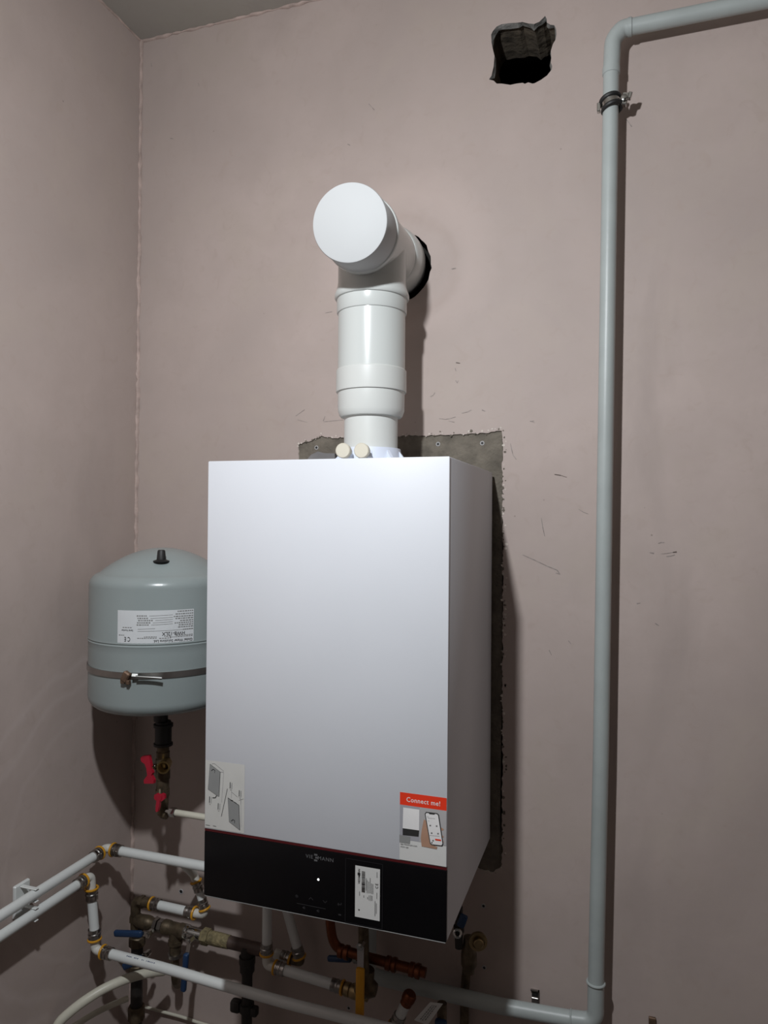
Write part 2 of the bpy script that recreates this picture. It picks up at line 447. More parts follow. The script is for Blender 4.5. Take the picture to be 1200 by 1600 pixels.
# dark shaft behind the duct opening: open towards the room only through the hole
b = MB(); x0, x1, y0, y1, z0, z1 = .10, .42, .126, .36, .9, 2.1
V = lambda *a: Vector(a)
b.poly([V(x0, y1, z0), V(x1, y1, z0), V(x1, y1, z1), V(x0, y1, z1)]).poly([V(x0, y0, z0), V(x0, y1, z0), V(x0, y1, z1), V(x0, y0, z1)])
b.poly([V(x1, y0, z0), V(x1, y1, z0), V(x1, y1, z1), V(x1, y0, z1)]).poly([V(x0, y0, z1), V(x1, y0, z1), V(x1, y1, z1), V(x0, y1, z1)]).poly([V(x0, y0, z0), V(x1, y0, z0), V(x1, y1, z0), V(x0, y1, z0)])
structure(b.build('wall_shaft', 'hole_dark'))


def slab(name, a, bb, m): return structure(MB().box(a, bb).build(name, m))


slab('wall_left', (WX - .1, YF - .1, ZF), (WX, WY + .4, ZC), 'wall_l')
slab('wall_right', (XR, YF - .1, ZF), (XR + .1, WY + .4, ZC), 'room')
slab('wall_front', (WX, YF - .1, ZF), (XR, YF, ZC), 'room')
slab('floor', (WX - .1, YF - .1, ZF - .1), (XR + .1, WY + .4, ZF), 'floor')
slab('ceiling', (WX - .1, YF - .1, ZC), (XR + .1, WY + .4, ZC + .1), 'ceiling')


def bead(name, a, bb, r, gaps=0.):
    a, bb = Vector(a), Vector(bb); n = int((bb - a).length / .012); pts, rad = [], []
    for i in range(n + 1):
        j = Vector((rnd.uniform(-1, 1), rnd.uniform(-1, 1), rnd.uniform(-1, 1))) * r * .25
        pts.append(a.lerp(bb, i / n) + j); rad.append(r * rnd.uniform(.55, 1.15) * (.35 if rnd.random() < gaps else 1))
    return structure(MB().tube(pts, r, 8, rad=rad).build(name, 'bead'))


bead('trim_1', (WX + .001, WY - .001, ZF), (WX + .001, WY - .001, ZC), .0052)
bead('trim_2', (WX, WY - .001, ZC - .001), (XR, WY - .001, ZC - .001), .0042, .25)
bead('trim_3', (WX + .001, YF, ZC - .001), (WX + .001, WY, ZC - .001), .0034)

# ------------------------------------------------------------------ boiler
boiler = thing('boiler', (0, -.18, 0), 'white wall-hung gas boiler with black glass control strip and stickers', 'boiler')
FR = -.36
MB().box((-.2, FR + .006, 0), (.2, 0, .7), .0022).build('casing', 'powder', boiler)
fp = MB().box((-.2, FR, .1082), (.2, FR + .0058, .7), .0018).build('front_cover', 'powder', boiler)
cp = MB().box((-.2, FR, .0015), (.2, FR + .0058, .1045), .0016).build('control_panel', 'panel', boiler)
MB().box((-.1995, FR + .0008, .1046), (.1995, FR + .0057, .1081)).build('trim_line', 'redline', boiler)
MB().box((-.1985, FR + .0005, -.0002), (.1985, FR + .009, .0010), .0003, 1).build('bottom_lip', 'inkgrey', boiler)
SF = FR - .0003


def on_front(x, z, d=0.): return Vector((x, SF - d, z))


def put(bld, txt, size, cx, cz, rot=0., space=1., d=.0003, align='CENTER', sx=1., bold=.008):
    """lettering lying on the boiler front at (cx, cz), turned by rot"""
    ca, sa = math.cos(rot), math.sin(rot)
    me = text_mesh(txt, size, space, align, bold)
    bld.mesh(me, lambda c: on_front(cx + c.x * sx * ca - c.y * sa, cz + c.x * sx * sa + c.y * ca, d)); return bld


def rect(bld, x0, z0, x1, z1, d=0.): return bld.poly([on_front(x0, z0, d), on_front(x1, z0, d), on_front(x1, z1, d), on_front(x0, z1, d)])


def seg(bld, p, q, wd, d=.0002):
    p, q = Vector(p), Vector(q); t = (q - p).normalized(); n = Vector((-t.y, t.x)) * wd / 2
    return bld.poly([on_front(*(p - n), d), on_front(*(q - n), d), on_front(*(q + n), d), on_front(*(p + n), d)])


# maker's name, lit dot and touch symbols
lg = MB()
put(lg, 'VIE', .0078, -.0148, .0918, space=1.15, sx=1.05); put(lg, 'MANN', .0078, .0120, .0918, space=1.15, sx=1.05)
for k in range(3):
    zc = .0918 + (k - 1) * .0042; sgn = .0009 * (1 if k % 2 else -1)
    rect(lg, -.0062 + sgn, zc - .0014, -.0008 + sgn, zc + .0014)
lg.build('logo', 'greyprint', cp)
MB().lathe(on_front(.0002, .0593), (0, -1, 0), [(0, .0017), (.0003, .0017)], 14).build('status_light', 'led', cp)
ic = MB()
for (px, py, k) in ((464, 1400, 0), (486, 1404, 1), (508, 1408.5, 2), (530.5, 1413, 3), (475, 1418, 4), (497, 1423, 5), (531, 1429, 6)):
    q = at(px, py, Y=FR); x, z = q.x, q.z
    if k == 0:
        for a in range(4): seg(ic, (x + .0026 * math.cos(a * PI / 4), z + .0026 * math.sin(a * PI / 4)), (x - .0026 * math.cos(a * PI / 4), z - .0026 * math.sin(a * PI / 4)), .0008)
    elif k in (1, 2):
        s_ = 1 if k == 1 else -1
        seg(ic, (x - .0033, z - .0015 * s_), (x, z + .002 * s_), .0010); seg(ic, (x + .0033, z - .0015 * s_), (x, z + .002 * s_), .0010)
    elif k == 3: seg(ic, (x - .003, z), (x + .003, z), .001); seg(ic, (x + .003, z), (x + .003, z + .003), .001); seg(ic, (x - .003, z), (x - .001, z + .002), .001); seg(ic, (x - .003, z), (x - .001, z - .002), .001)
    elif k in (4, 5): ic.poly([on_front(x - .0028, z, .0002), on_front(x + .0004, z - .0022, .0002), on_front(x + .0004, z + .0022, .0002)]); seg(ic, (x + .0015, z - .0022), (x + .0015, z + .0022), .0009)
    else: rect(ic, x - .0022, z - .0012, x + .0022, z + .0012, .0002)
a_, b_ = at(464, 1411, Y=FR), at(509, 1420, Y=FR); seg(ic, (a_.x, a_.z), (b_.x, b_.z), .0009)
ic.build('touch_symbols', 'dimprint', cp)
dr = MB()
for (a, bb) in (((.0445, .0985), (.1030, .0985)), ((.0445, .0985), (.0445, .0035)), ((.1030, .0985), (.1030, .0035)), ((.0445, .0035), (.1030, .0035))): seg(dr, a, bb, .0011)
dr.build('cover_flap', 'seam', cp)

# rating label with its print turned upright
rl = MB(); rect(rl, .0600, .0142, .0990, .0905)
rl.mats(1)
put(rl, 'VIESSMANN', .0042, .0665, .0755, PI / 2, d=.0006)
seg(rl, (.0660, .077), (.0660, .0805), .0042, .0006)
rr = random.Random(5); z = .0530
while z < .0835:
    h = rr.choice((.0004, .0006, .0010)); rect(rl, .0705, z, .0758, z + h, .0006); z += h + rr.choice((.0004, .0007))
put(rl, 'C E', .0062, .0945, .0655, PI / 2, d=.0006, sx=.8)
rl.mats(2)
for i, (x, za, zb) in enumerate(((.0672, .047, .053), (.0775, .0565, .0745), (.0792, .053, .072), (.0815, .053, .070), (.0838, .0535, .076), (.0860, .053, .068), (.0882, .0530, .0675), (.0740, .0455, .0485), (.0800, .044, .047), (.0825, .0425, .050), (.0850, .0425, .0505), (.0870, .043, .050), (.0918, .021, .043), (.0938, .025, .040), (.0945, .078, .086), (.0945, .047, .056))):
    z = za
    while z < zb:
        k = rr.uniform(.0008, .002); rect(rl, x - .0005, z, x + .0005, min(zb, z + k), .0006); z += k + .0004
rl.mats(1).poly([on_front(.0650, .0265, .0006), on_front(.0680, .0265, .0006), on_front(.0665, .0240, .0006)])
rl.build('rating_label', ['paper', 'ink', 'inkgrey'], cp, flip=False)['label'] = 'white printed label with barcode lines'

# advertising sticker
x0, x1, za, zb, zc, zd = .1290, .1990, .1100, .1400, .1902, .2085
ad = MB(); rect(ad, x0, za, x1, zd)
ad.mats(1); rect(ad, x0, zc, x1, zd, .0002)
ad.mats(2); put(ad, 'Connect me!', .0098, (x0 + x1) / 2 + .0005, (zc + zd) / 2 - .0006, space=1.08, d=.0005, sx=.92)
ad.mats(3); rect(ad, x0, zb, x1, zc, .0002)
ad.mats(4); rect(ad, x0 + .030, zb, x1, zc, .0003)


def adp(x, y):      # point of the sticker artwork
    q = at(610 + x / 11.43, 1225 + y / 11.43, Y=FR); return (q.x, q.z)


def art(mi, pts, d): ad.mats(mi); ad.poly([on_front(*adp(*p), d) for p in pts])


art(2, [(232, 415), (520, 455), (515, 825), (222, 785)], .0005)
art(5, [(222, 785), (515, 825), (505, 935), (222, 905)], .0006)
art(6, [(163, 900), (360, 940), (350, 1065), (163, 1035)], .0004)
art(7, [(600, 625), (640, 655), (690, 860), (730, 1080), (840, 1120), (830, 1160), (560, 1108), (545, 960), (560, 830)], .0005)
for yy in (790, 920, 1010): art(7, [(890, yy - 25), (940, yy), (960, yy + 22), (930, yy + 40), (890, yy + 30)], .0005)
art(5, [(640, 493), (840, 517), (872, 548), (950, 1070), (930, 1108), (740, 1088), (708, 1060), (615, 530)], .0006)
art(2, [(648, 512), (690, 518), (700, 535), (790, 545), (800, 530), (838, 536), (855, 560), (932, 1060), (915, 1090), (745, 1070), (720, 1045), (632, 535)], .0008)
art(1, [(800, 970), (905, 985), (910, 1015), (805, 1000)], .0010)
for (px, py) in ((715, 735), (830, 745), (740, 870), (855, 880), (745, 1040), (765, 1005)): art(8, [(px - 14, py - 14), (px + 14, py - 12), (px + 14, py + 14), (px - 14, py + 12)], .0010)
for (xa, ya, xb, yb) in ((655, 575, 690, 580), (670, 600, 800, 612), (670, 650, 700, 655), (695, 910, 880, 925)): art(9, [(xa, ya - 4), (xb, yb - 4), (xb, yb + 4), (xa, ya + 4)], .0010)
ad.mats(8)
put(ad, 'app.viessmann.com', .0035, x0 + .0012, .1335, d=.0006, align='LEFT', sx=.95); put(ad, 'vicare app', .0032, x0 + .0012, .1296, d=.0006, align='LEFT', sx=.95)
ad.build('advert_sticker', ['paper', 'orange', 'white', 'sky_print', 'inklight', 'ink', 'inkmid', 'skin', 'inkgrey', 'inklight'], fp, flip=False)['label'] = 'sticker with an orange banner and a phone in a hand'


# instruction sticker
ins = MB(); rect(ins, -.1985, .1105, -.1275, .2185)


def inp(x, y):
    q = at(310 + x / 12.31, 1180 + y / 12.31, Y=FR); return (q.x, q.z)


def ia(mi, pts, d=.0003): ins.mats(mi); ins.poly([on_front(*inp(*p), d) for p in pts])


def il(mi, p, q, wd=.0007, d=.0005): ins.mats(mi); seg(ins, inp(*p), inp(*q), wd, d)


ia(1, [(228, 165), (425, 320), (405, 640), (390, 790), (190, 650)]); ia(1, [(570, 815), (785, 960), (800, 1435), (595, 1275)])
il(2, (425, 320), (400, 790)); il(3, (228, 165), (425, 320)); il(3, (228, 165), (190, 650), .0004); il(3, (190, 650), (390, 790), .0005)
il(2, (785, 960), (800, 1435), .0008); il(3, (595, 1275), (800, 1435), .0005); il(3, (570, 815), (595, 1275), .0004); il(2, (570, 815), (785, 960), .0008)
il(2, (562, 640), (445, 1175), .0007)
for (x, y) in ((228, 860), (395, 990), (625, 585), (800, 740)):
    il(2, (x - 8, y - 70), (x - 12, y + 50), .0012); il(3, (x + 25, y - 60), (x + 20, y + 60), .0007); il(3, (x - 12, y + 70), (x + 10, y + 85), .0006)
for (x, y) in ((290, 275), (670, 1245)): il(2, (x - 35, y + 20), (x, y - 10), .0012); il(2, (x, y - 10), (x + 35, y + 15), .0010); il(2, (x + 35, y + 15), (x + 28, y + 60), .0007)
il(2, (275, 815), (330, 815), .0012); il(2, (330, 815), (355, 770), .0012); il(2, (625, 860), (670, 875), .0016); il(2, (690, 890), (740, 925), .0007)
for p, q in (((425, 320), (490, 320)), ((490, 320), (450, 900)), ((265, 155), (320, 160)), ((320, 160), (490, 300)), ((640, 700), (760, 800)), ((640, 560), (640, 820)), ((820, 860), (830, 1380)), ((780, 860), (870, 835)), ((820, 700), (815, 940))): il(4, p, q, .0006)
il(3, (145, 1332), (225, 1348), .0008); il(3, (285, 1352), (345, 1364), .0008)
ins.build('instruction_sticker', ['clear', 'inkmid', 'ink', 'inkgrey', 'inklight'], fp, flip=False)['label'] = 'thin sticker with line drawings of lifting the cover'

# flue socket and its two test plugs on top of the casing
ys = -.136
soc = MB().lathe((0, ys, .6995), (0, 0, 1), [(0, .058), (.028, .0555), (.036, .0545), (.036, .050)], 40)
for k in range(10):
    a = 2 * PI * k / 10; mt = Matrix.Translation((0, ys, 0)) @ Matrix.Rotation(a, 4, 'Z')
    soc.box((.0535, -.0035, .6995), (.066, .0035, .718), .001, 1, mt); soc.prism([mt @ V(.053, -.003, .716), mt @ V(.0655, -.003, .716), mt @ V(.053, -.003, .733)], (mt.to_3x3() @ V(0, .006, 0)))
sk = soc.build('flue_socket', 'lilac', boiler)
for (px, py) in ((532.5, 704), (561.5, 704)):
    q = at(px, py, Y=-.222)
    MB().lathe(q + V(0, .03, 0), (.12, -1, 0), [(0, .0095), (.018, .0095), (.018, .0128), (.029, .0132), (.031, .0118)], 28).build('test_plug', 'beige', sk)
# folded grey bracket behind the top edge
MB().prism([V(at(x, y, Y=-.10).x, -.10, max(.6995, at(x, y, Y=-.10).z)) for x, y in ((464, 740), (524, 740), (523, 708.5), (507, 708), (496.5, 705.5), (486, 710.5))], (0, .05, 0)).build('top_bracket', 'foil', boiler)

# ------------------------------------------------------------------ flue pipe
fl = thing('flue_pipe', (0, ys, .736), 'white flue pipe with capped tee rising from the boiler into the wall', 'flue')
MB().lathe((0, ys, .7357), (0, 0, 1), [(0, .0490), (.060, .0490), (.062, .047)], 56).build('lower_tube', 'upvcmatt', fl)
MB().lathe((0, ys, .793), (0, 0, 1), [(0, .0485), (.0005, .0555), (.003, .0575), (.0125, .0608), (.047, .0612), (.049, .059)], 56).build('reducer', 'upvcmatt', fl)
MB().lathe((0, ys, .8385), (0, 0, 1), [(0, .0595), (.0002, .0640), (.003, .0645), (.039, .0642), (.0405, .0630), (.041, .060)], 56).build('socket', 'upvcmatt', fl)
MB().lathe((0, ys, .870), (0, 0, 1), [(0, .0615), (.115, .0615)], 64).build('vertical_tube', 'upvc', fl)
MB().lathe((0, ys, .9815), (0, 0, 1), [(0, .0610), (.0005, .0632), (.002, .0640), (.026, .0640), (.0265, .0665), (.029, .0682), (.034, .0682), (.044, .0648), (.050, .0632), (.056, .0625)], 64).build('collar', 'upvc', fl)
CAPC = V(.0120, -.284, 1.0915); TC = V(.002, ys, 1.1090); ax = (TC - CAPC).normalized()
wall_d = (WY + .035 - CAPC.y) / ax.y
tee = MB().lathe(CAPC, ax, [(.080, .0612), (wall_d, .0615)], 64)
tee.lathe((0, ys, 1.03), (0, 0, 1), [(0, .0622), (.072, .0622)], 64)
tee.build('tee', 'upvc', fl)
MB().lathe(CAPC, ax, [(.066, .0638), (.0675, .0658), (.0705, .0668), (.0770, .0668), (.0810, .0648), (.088, .0614)], 64).build('socket_ring', 'upvc', fl)
MB().lathe(CAPC, ax, [(0, .0608), (.0008, .0630), (.0030, .0639), (.068, .0639)], 72).build('end_cap', 'capwhite', fl)
wd2 = (WY - CAPC.y) / ax.y
MB().lathe(CAPC, ax, [(wd2 - .062, .0616), (wd2 - .058, .0645), (wd2 - .048, .0650), (wd2 - .044, .0665), (wd2 - .024, .0688), (wd2 - .006, .0688), (wd2 - .003, .0665), (wd2 + .01, .0665)], 64).build('wall_collar', 'upvc', fl)

# ------------------------------------------------------------------ expansion vessel
TX, TY, TR = -.43, -.155, .1355
ev = thing('expansion_vessel', (TX, TY, .235), 'grey round expansion vessel strapped in the corner left of the boiler', 'vessel')
prof = [(.232, .018)]
for k in range(0, 9): a = k / 8 * PI / 2; prof.append((.2445 + .024 * (1 - math.cos(a)) + .006 * math.sin(a) * 0, TR - .026 + .026 * math.sin(a)))
prof += [(.36, TR), (.371, TR), (.3745, TR + .0012), (.377, TR - .0008), (.379, TR + .0012), (.383, TR), (.478, TR)]
for k in range(1, 9): a = k / 8 * PI / 2; prof.append((.478 + .024 * math.sin(a * .82), TR - .026 + .026 * math.cos(a * .82)))
zd0, rd0 = prof[-1]
for k in range(1, 13): t = k / 12; prof.append((zd0 + (.5485 - zd0) * (1 - (1 - t) ** 2), rd0 * (1 - t) + .001))
MB().lathe((TX, TY, 0), (0, 0, 1), prof, 96).build('body', 'tank', ev, sharp=.5)
d_ = FWD + RGT * ((252 - 600) / FPX) + UPV * ((800 - 877.5) / FPX); t_ = 1.0      # the valve stands on the near side of the dome
while True:
    vq = CAM + d_ * t_; r_q = math.hypot(vq.x - TX, vq.y - TY)
    if r_q < rd0 and vq.z < zd0 + (.5485 - zd0) * (1 - (r_q / rd0) ** 2): break
    t_ += .0005
vq.z -= .001
MB().lathe(vq, (0, 0, 1), [(0, .0145), (.0025, .0150), (.005, .0085), (.021, .0070), (.023, .0055)], 24).build('valve_cap', 'rubber', ev)
MB().lathe((TX, TY, .205), (0, 0, 1), [(0, .0135), (.030, .0150)], 28).build('neck', 'blackiron', ev)
# strap: a thin band dipping a little where it is screwed together
n = 96; st = MB(); ring_ = []
for k in range(n):
    a = 2 * PI * k / n; zz = .3235
    ring_.append([st.bm.verts.new((TX + rr_ * math.cos(a), TY + rr_ * math.sin(a), zz + h)) for rr_, h in ((TR + .0003, -.0055), (TR + .0020, -.0055), (TR + .0020, .0055), (TR + .0003, .0055))])
fs = []
for k in range(n):
    p_, q_ = ring_[k], ring_[(k + 1) % n]
    for j in range(4): fs.append(st.bm.faces.new((p_[j], q_[j], q_[(j + 1) % 4], p_[(j + 1) % 4])))
st._faces(fs)
sp_ = st.build('strap', 'strap', ev)
MB().box((TX - .03, TY + TR - .002, .312), (TX + .03, WY, .335), .002, 1).build('wall_bracket', 'strap', ev)


def ontank(px, py, off=0.):
    d = FWD + RGT * ((px - 600) / FPX) + UPV * ((800 - py) / FPX); ox, oy = CAM.x - TX, CAM.y - TY; R_ = TR + off
    a = d.x ** 2 + d.y ** 2; bq = ox * d.x + oy * d.y; cq = ox * ox + oy * oy - R_ * R_
    return CAM + d * ((-bq - math.sqrt(max(0, bq * bq - a * cq))) / a)


lug, nut1, bolt0, bolt1 = ontank(197, 1057, .006), ontank(210, 1056, .007), ontank(212, 1057.5, .013), ontank(253, 1060, .014)
MB().box((-.007, -.005, -.010), (.007, .005, .009), .002, 1, Matrix.Translation(lug) @ Matrix.Rotation(.5, 4, 'Y')).box((-.010, -.004, -.013), (-.002, .004, -.004), .001, 1, Matrix.Translation(lug)).box((.002, -.004, -.014), (.008, .004, -.006), .001, 1, Matrix.Translation(lug)).build('strap_lug', 'rust', sp_)
MB().lathe(nut1, (bolt1 - bolt0), [(-.004, .005), (.006, .005)], 6).tube([bolt0, bolt1], .0026, 12).build('clamp_screw', 'chrome', sp_)
# label, printed upside down
A0, A1 = ontank(184, 980), ontank(302.5, 978); a0, a1 = math.atan2(A0.y - TY, A0.x - TX), math.atan2(A1.y - TY, A1.x - TX)
lz0, lz1 = .3815, .4405; LW = (a1 - a0) * TR; LH = lz1 - lz0


def lab(u, v, d=.0004):   # u 0..1 from the left, v 0..1 upwards, wrapped round the vessel
    a = a0 + (a1 - a0) * u; return V(TX + (TR + d) * math.cos(a), TY + (TR + d) * math.sin(a), lz0 + LH * v)


lb = MB()
for k in range(18): lb.poly([lab(k / 18, 0), lab((k + 1) / 18, 0), lab((k + 1) / 18, 1), lab(k / 18, 1)])
lb.mats(1)


def ltext(txt, size, u, v, align='LEFT', sx=1., bold=.012):   # upside down: letters run from right to left
    me = text_mesh(txt, size, align=align, bold=bold); lb.mesh(me, lambda c: lab(u - c.x * sx / LW, v - c.y / LH, .0008))


def lline(u0, v0, u1, v1, h=.012):
    for k in range(10):
        ua, ub = u0 + (u1 - u0) * k / 10, u0 + (u1 - u0) * (k + 1) / 10; va, vb = v0 + (v1 - v0) * k / 10, v0 + (v1 - v0) * (k + 1) / 10
        lb.poly([lab(ua, va - h / 2, .0007), lab(ub, vb - h / 2, .0007), lab(ub, vb + h / 2, .0007), lab(ua, va + h / 2, .0007)])


ltext('Global Water Solutions Ltd.', .0068, .985, .065, sx=.90)
ltext('HWB-12LX', .0088, .88, .285, sx=.95); ltext('C E', .0115, .10, .13, 'RIGHT', .70)
ltext('Serial Number', .0042, .22, .395, 'LEFT', .9)
lb.mats(2)
for v, us, vals in ((.955, .99, None), (.875, .99, .395), (.80, .99, .41), (.735, .99, .47), (.665, .99, .44), (.60, .99, .42), (.535, .99, None), (.47, .99, None), (.39, .99, None)):
    u = us; lim = us - rr.uniform(.12, .26)
    while u > lim: k = rr.uniform(.012, .035); lline(u, v, u - k, v, .030); u -= k + .008
    if vals:
        u = vals
        while u > .285: k = rr.uniform(.012, .03); lline(u, v - .035, u - k, v - .035, .034); u -= k + .008
        lline(.72, v - .02, vals + .03, v - .04, .010)
for v in (.45, .385): lline(.99 if v < .4 else .50, v, .28, v - .015, .010)
for (u, v, e) in ((.985, .175, .70), (.985, .215, .78), (.70, .15, .55), (.70, .205, .62), (.52, .20, .36), (.52, .16, .30), (.10, .245, .03), (.20, .48, .08)):
    while u > e: k = rr.uniform(.012, .03); lline(u, v, u - k, v, .022); u -= k + .008
lb.build('label', ['label', 'ink', 'inkgrey'], ev, flip=False)['label'] = 'white data label fixed upside down'

# ------------------------------------------------------------------ valves under the vessel
VX, VY = TX + .006, TY
cpl = thing('pipe_coupling', (VX, VY, .155), 'black ribbed pipe coupling under the grey vessel', 'coupling')
MB().lathe((VX, VY, .157), (0, 0, 1), [(0, .0165), (.0005, .0185), (.005, .0185), (.0055, .0160), (.037, .0160), (.0375, .0188), (.043, .0188), (.0435, .0150), (.048, .0145)], 32).build('body', 'rubber', cpl)
vs_ = thing('shutoff_valve', (VX, VY, .06), 'dark brass valve with red butterfly handle below the grey vessel', 'valve')
MB().lathe((VX, VY, .071), (0, 0, 1), [(0, .0125), (.02, .0125), (.021, .0140), (.060, .0140), (.061, .0125), (.074, .0130), (.0745, .0115), (.086, .0115)], 28).build('body', 'darkbrass', vs_)
pq = at(254.8, 1199.5, Y=VY - .028); pd = (CAM - pq); pd = V(pd.x * .55, pd.y, 0).normalized()
MB().lathe(pq - pd * .028, pd, [(0, .0105), (.018, .0112), (.020, .0124), (.028, .0124), (.028, .0095), (.010, .0088)], 28, caps=False).build('port', 'brassbright', vs_)
h0 = at(236, 1200, Y=VY - .03); s0 = V(VX, VY - .004, h0.z)
MB().tube([s0, h0], .0048, 14).lathe(s0.lerp(h0, .55), h0 - s0, [(0, .0060), (.006, .0060)], 6).build('spindle', 'chrome', vs_)


def wing(px, Y): return [at(x, y, Y=Y) for x, y in px]


hy = h0.y - .004
MB().prism(wing([(219.5, 1184), (223, 1181), (232.5, 1180.5), (234, 1189), (235.5, 1196), (236, 1203), (232, 1206), (228.5, 1201), (226, 1194), (220.5, 1190)], hy), (.001, .006, 0)) \
    .prism(wing([(228.5, 1202), (236.5, 1203), (238, 1208), (236, 1212), (240, 1219), (239.5, 1224.5), (225, 1224.5), (224.5, 1219), (230, 1211.5)], hy - .002), (.001, .006, 0)).build('handle', 'red', vs_)
dv_ = thing('drain_valve', (VX - .004, VY, .02), 'lower brass drain valve with small red handle above a pipe elbow', 'valve')
MB().lathe((VX, VY, .022), (0, 0, 1), [(0, .0105), (.020, .0118), (.036, .0118), (.0365, .0135), (.049, .0135)], 28).tube([at(250, 1233, Y=VY - .014), at(250, 1243, Y=VY - .018)], .004, 12).build('body', 'darkbrass', dv_)
hq = at(248.5, 1246, Y=VY - .034)
MB().lathe(hq + V(0, .012, 0), (0, -1, 0), [(0, .0042), (.008, .0042), (.008, .0062), (.013, .0062)], 16).prism(wing([(240.5, 1248), (241, 1242), (245, 1240), (249, 1243), (253, 1240), (257, 1242), (257.5, 1248), (253, 1252), (246, 1253)], hq.y), (0, .005, 0)) \
    .prism(wing([(244.5, 1251), (249.5, 1251), (248, 1262), (246, 1268.5), (243, 1268.5), (243, 1260)], hq.y - .001), (.001, .005, 0)).build('handle', 'red', dv_)
MB().tube([V(VX, VY, .030), V(VX, VY, .021), V(VX + .010, VY, .021)], .0085, 16, .01).build('elbow', 'darkbrass', dv_)
vp = thing('vessel_pipe', at(300, 1270, Y=VY), 'thin cream pipe leading from the drain valve towards the boiler', 'pipe')
e0_, e1_ = at(259, 1268.3, Y=VY - .004), at(267, 1268.5, Y=VY - .004); z_p = e1_.z
MB().lathe(V(e0_.x, e1_.y, z_p), (1, 0, 0), [(0, .0035), (.008, .0055), (.010, .0055), (.010, .0088), (.012, .0092), (.022, .0092), (.0235, .0080)], 6).build('compression_nut', 'chrome', vp)
MB().tube([V(e0_.x + .02, e1_.y, z_p), V(-.265, e1_.y, z_p), V(-.25, -.02, z_p)], .0062, 18, .03).build('pipe', 'cream', vp)


# ------------------------------------------------------------------ pressed multilayer pipework
def press(par, p, d, r=.010, L=.022):
    """steel press sleeve starting at p and running along d, with the yellow ring at the p end"""
    d = Vector(d).normalized(); p = Vector(p)
    q = []
    k = r * 1.13
    for t, rr_ in ((.12, k), (.18, k * 1.12), (.28, k * 1.12), (.32, k * .98), (.42, k * .98), (.48, k * 1.1), (.6, k * 1.1), (.66, k * .98), (.8, k * 1.06), (1., k * 1.06)): q.append((t * L, rr_))
    MB().lathe(p, d, q, 24).build('press_sleeve', 'steel', par)
    MB().ring(p + d * .0015, d, r * 1.22, .0022, 28, 8, 1.1).build('press_ring', 'yellow', par)


R_ = .0095
hpA = thing('heating_pipe', (-.584, -.16, -.085), 'upper white heating pipe along the left wall, turning in the corner behind the boiler', 'pipe', 'white heating pipes')
LXp = WX + .036
MB().tube([V(LXp, -1.5, -.085), V(LXp, -.160, -.085)], R_, 20).build('pipe', 'pex', hpA)
MB().tube([V(LXp, -.146, -.085), V(LXp, -.121, -.083), V(LXp + .020, -.121, -.085)], .0088, 18, .012).build('elbow', 'pexfit', hpA)
press(hpA, V(LXp, -.140, -.085), V(0, -1, 0)); press(hpA, V(-.569, -.121, -.085), V(1, 0, 0))
MB().tube([V(-.549, -.121, -.085), V(-.18, -.121, -.085), V(-.16, -.121, -.02)], R_, 20, .03).build('pipe', 'pex', hpA)

hpB = thing('heating_pipe', (-.584, -.2, -.12), 'lower white heating pipe dropping at the corner and crossing in front of the valves', 'pipe', 'white heating pipes')
MB().tube([V(LXp, -1.5, -.12), V(LXp, -.203, -.12)], R_, 20).build('pipe', 'pex', hpB)
el = V(-.5815, -.170, -.118)
MB().tube([V(LXp, -.190, -.12), el, V(-.580, -.170, -.143)], .0088, 18, .010).build('elbow', 'pexfit', hpB)
press(hpB, V(LXp, -.186, -.12), V(0, -1, 0)); press(hpB, V(-.5795, -.170, -.142), V(.06, 0, -1), L=.024)
MB().tube([V(-.5785, -.170, -.163), V(-.571, -.170, -.228)], R_, 20).build('pipe', 'pex', hpB)
press(hpB, V(-.5705, -.170, -.245), V(-.06, 0, 1), L=.022)
MB().tube([V(-.5705, -.170, -.245), V(-.569, -.170, -.264), V(-.548, -.170, -.2655)], .0088, 18, .010).build('elbow', 'pexfit', hpB)
press(hpB, V(-.551, -.170, -.2655), V(1, 0, -.03), L=.022)
bp_ = [V(-.531, -.170, -.266), V(-.40, -.170, -.2685), V(-.273, -.170, -.2745), V(-.14, -.170, -.279), V(.0, -.170, -.280), V(.11, -.170, -.281), V(.13, -.170, -.34), V(.13, -.170, ZF + .002)]
pb = MB().tube(bp_, R_, 20, .03)
pb.build('pipe', 'pex', hpB)
pr = MB(); k = 0
for i in range(22):
    t = .02 + i * .0035
    if rr.random() < .72:
        x = -.531 + t + .015; zt = -.2662 - (x + .531) * .019
        c0 = V(x, -.170, zt)
        for aa in (1.15,):
            y_, z_ = -math.cos(aa) * (R_ + .0003), math.sin(aa) * (R_ + .0003); y2, z2 = -math.cos(aa - .22) * (R_ + .0003), math.sin(aa - .22) * (R_ + .0003)
            w_ = rr.uniform(.0012, .0026); pr.poly([c0 + V(0, y2, z2), c0 + V(w_, y2, z2), c0 + V(w_, y_, z_), c0 + V(0, y_, z_)])
pr.build('printed_marking', 'blueprint', hpB)

# double clip on the left wall
clp = thing('pipe_clip', (WX, -.34, -.10), 'white plastic double clip holding the two pipes on the left wall', 'clip')
cb = MB(); cyy = -.316
cb.box((WX + .0005, -.332, -.129), (WX + .008, -.296, -.069), .002, 1)
for zz in (-.085, -.12):
    for s_ in (1, -1): cb.box((WX + .007, cyy - .005, zz + s_ * .0112 - .0012), (WX + .044, cyy + .004, zz + s_ * .0112 + .0012), .0012, 1)
cb.build('bracket', 'pex', clp)

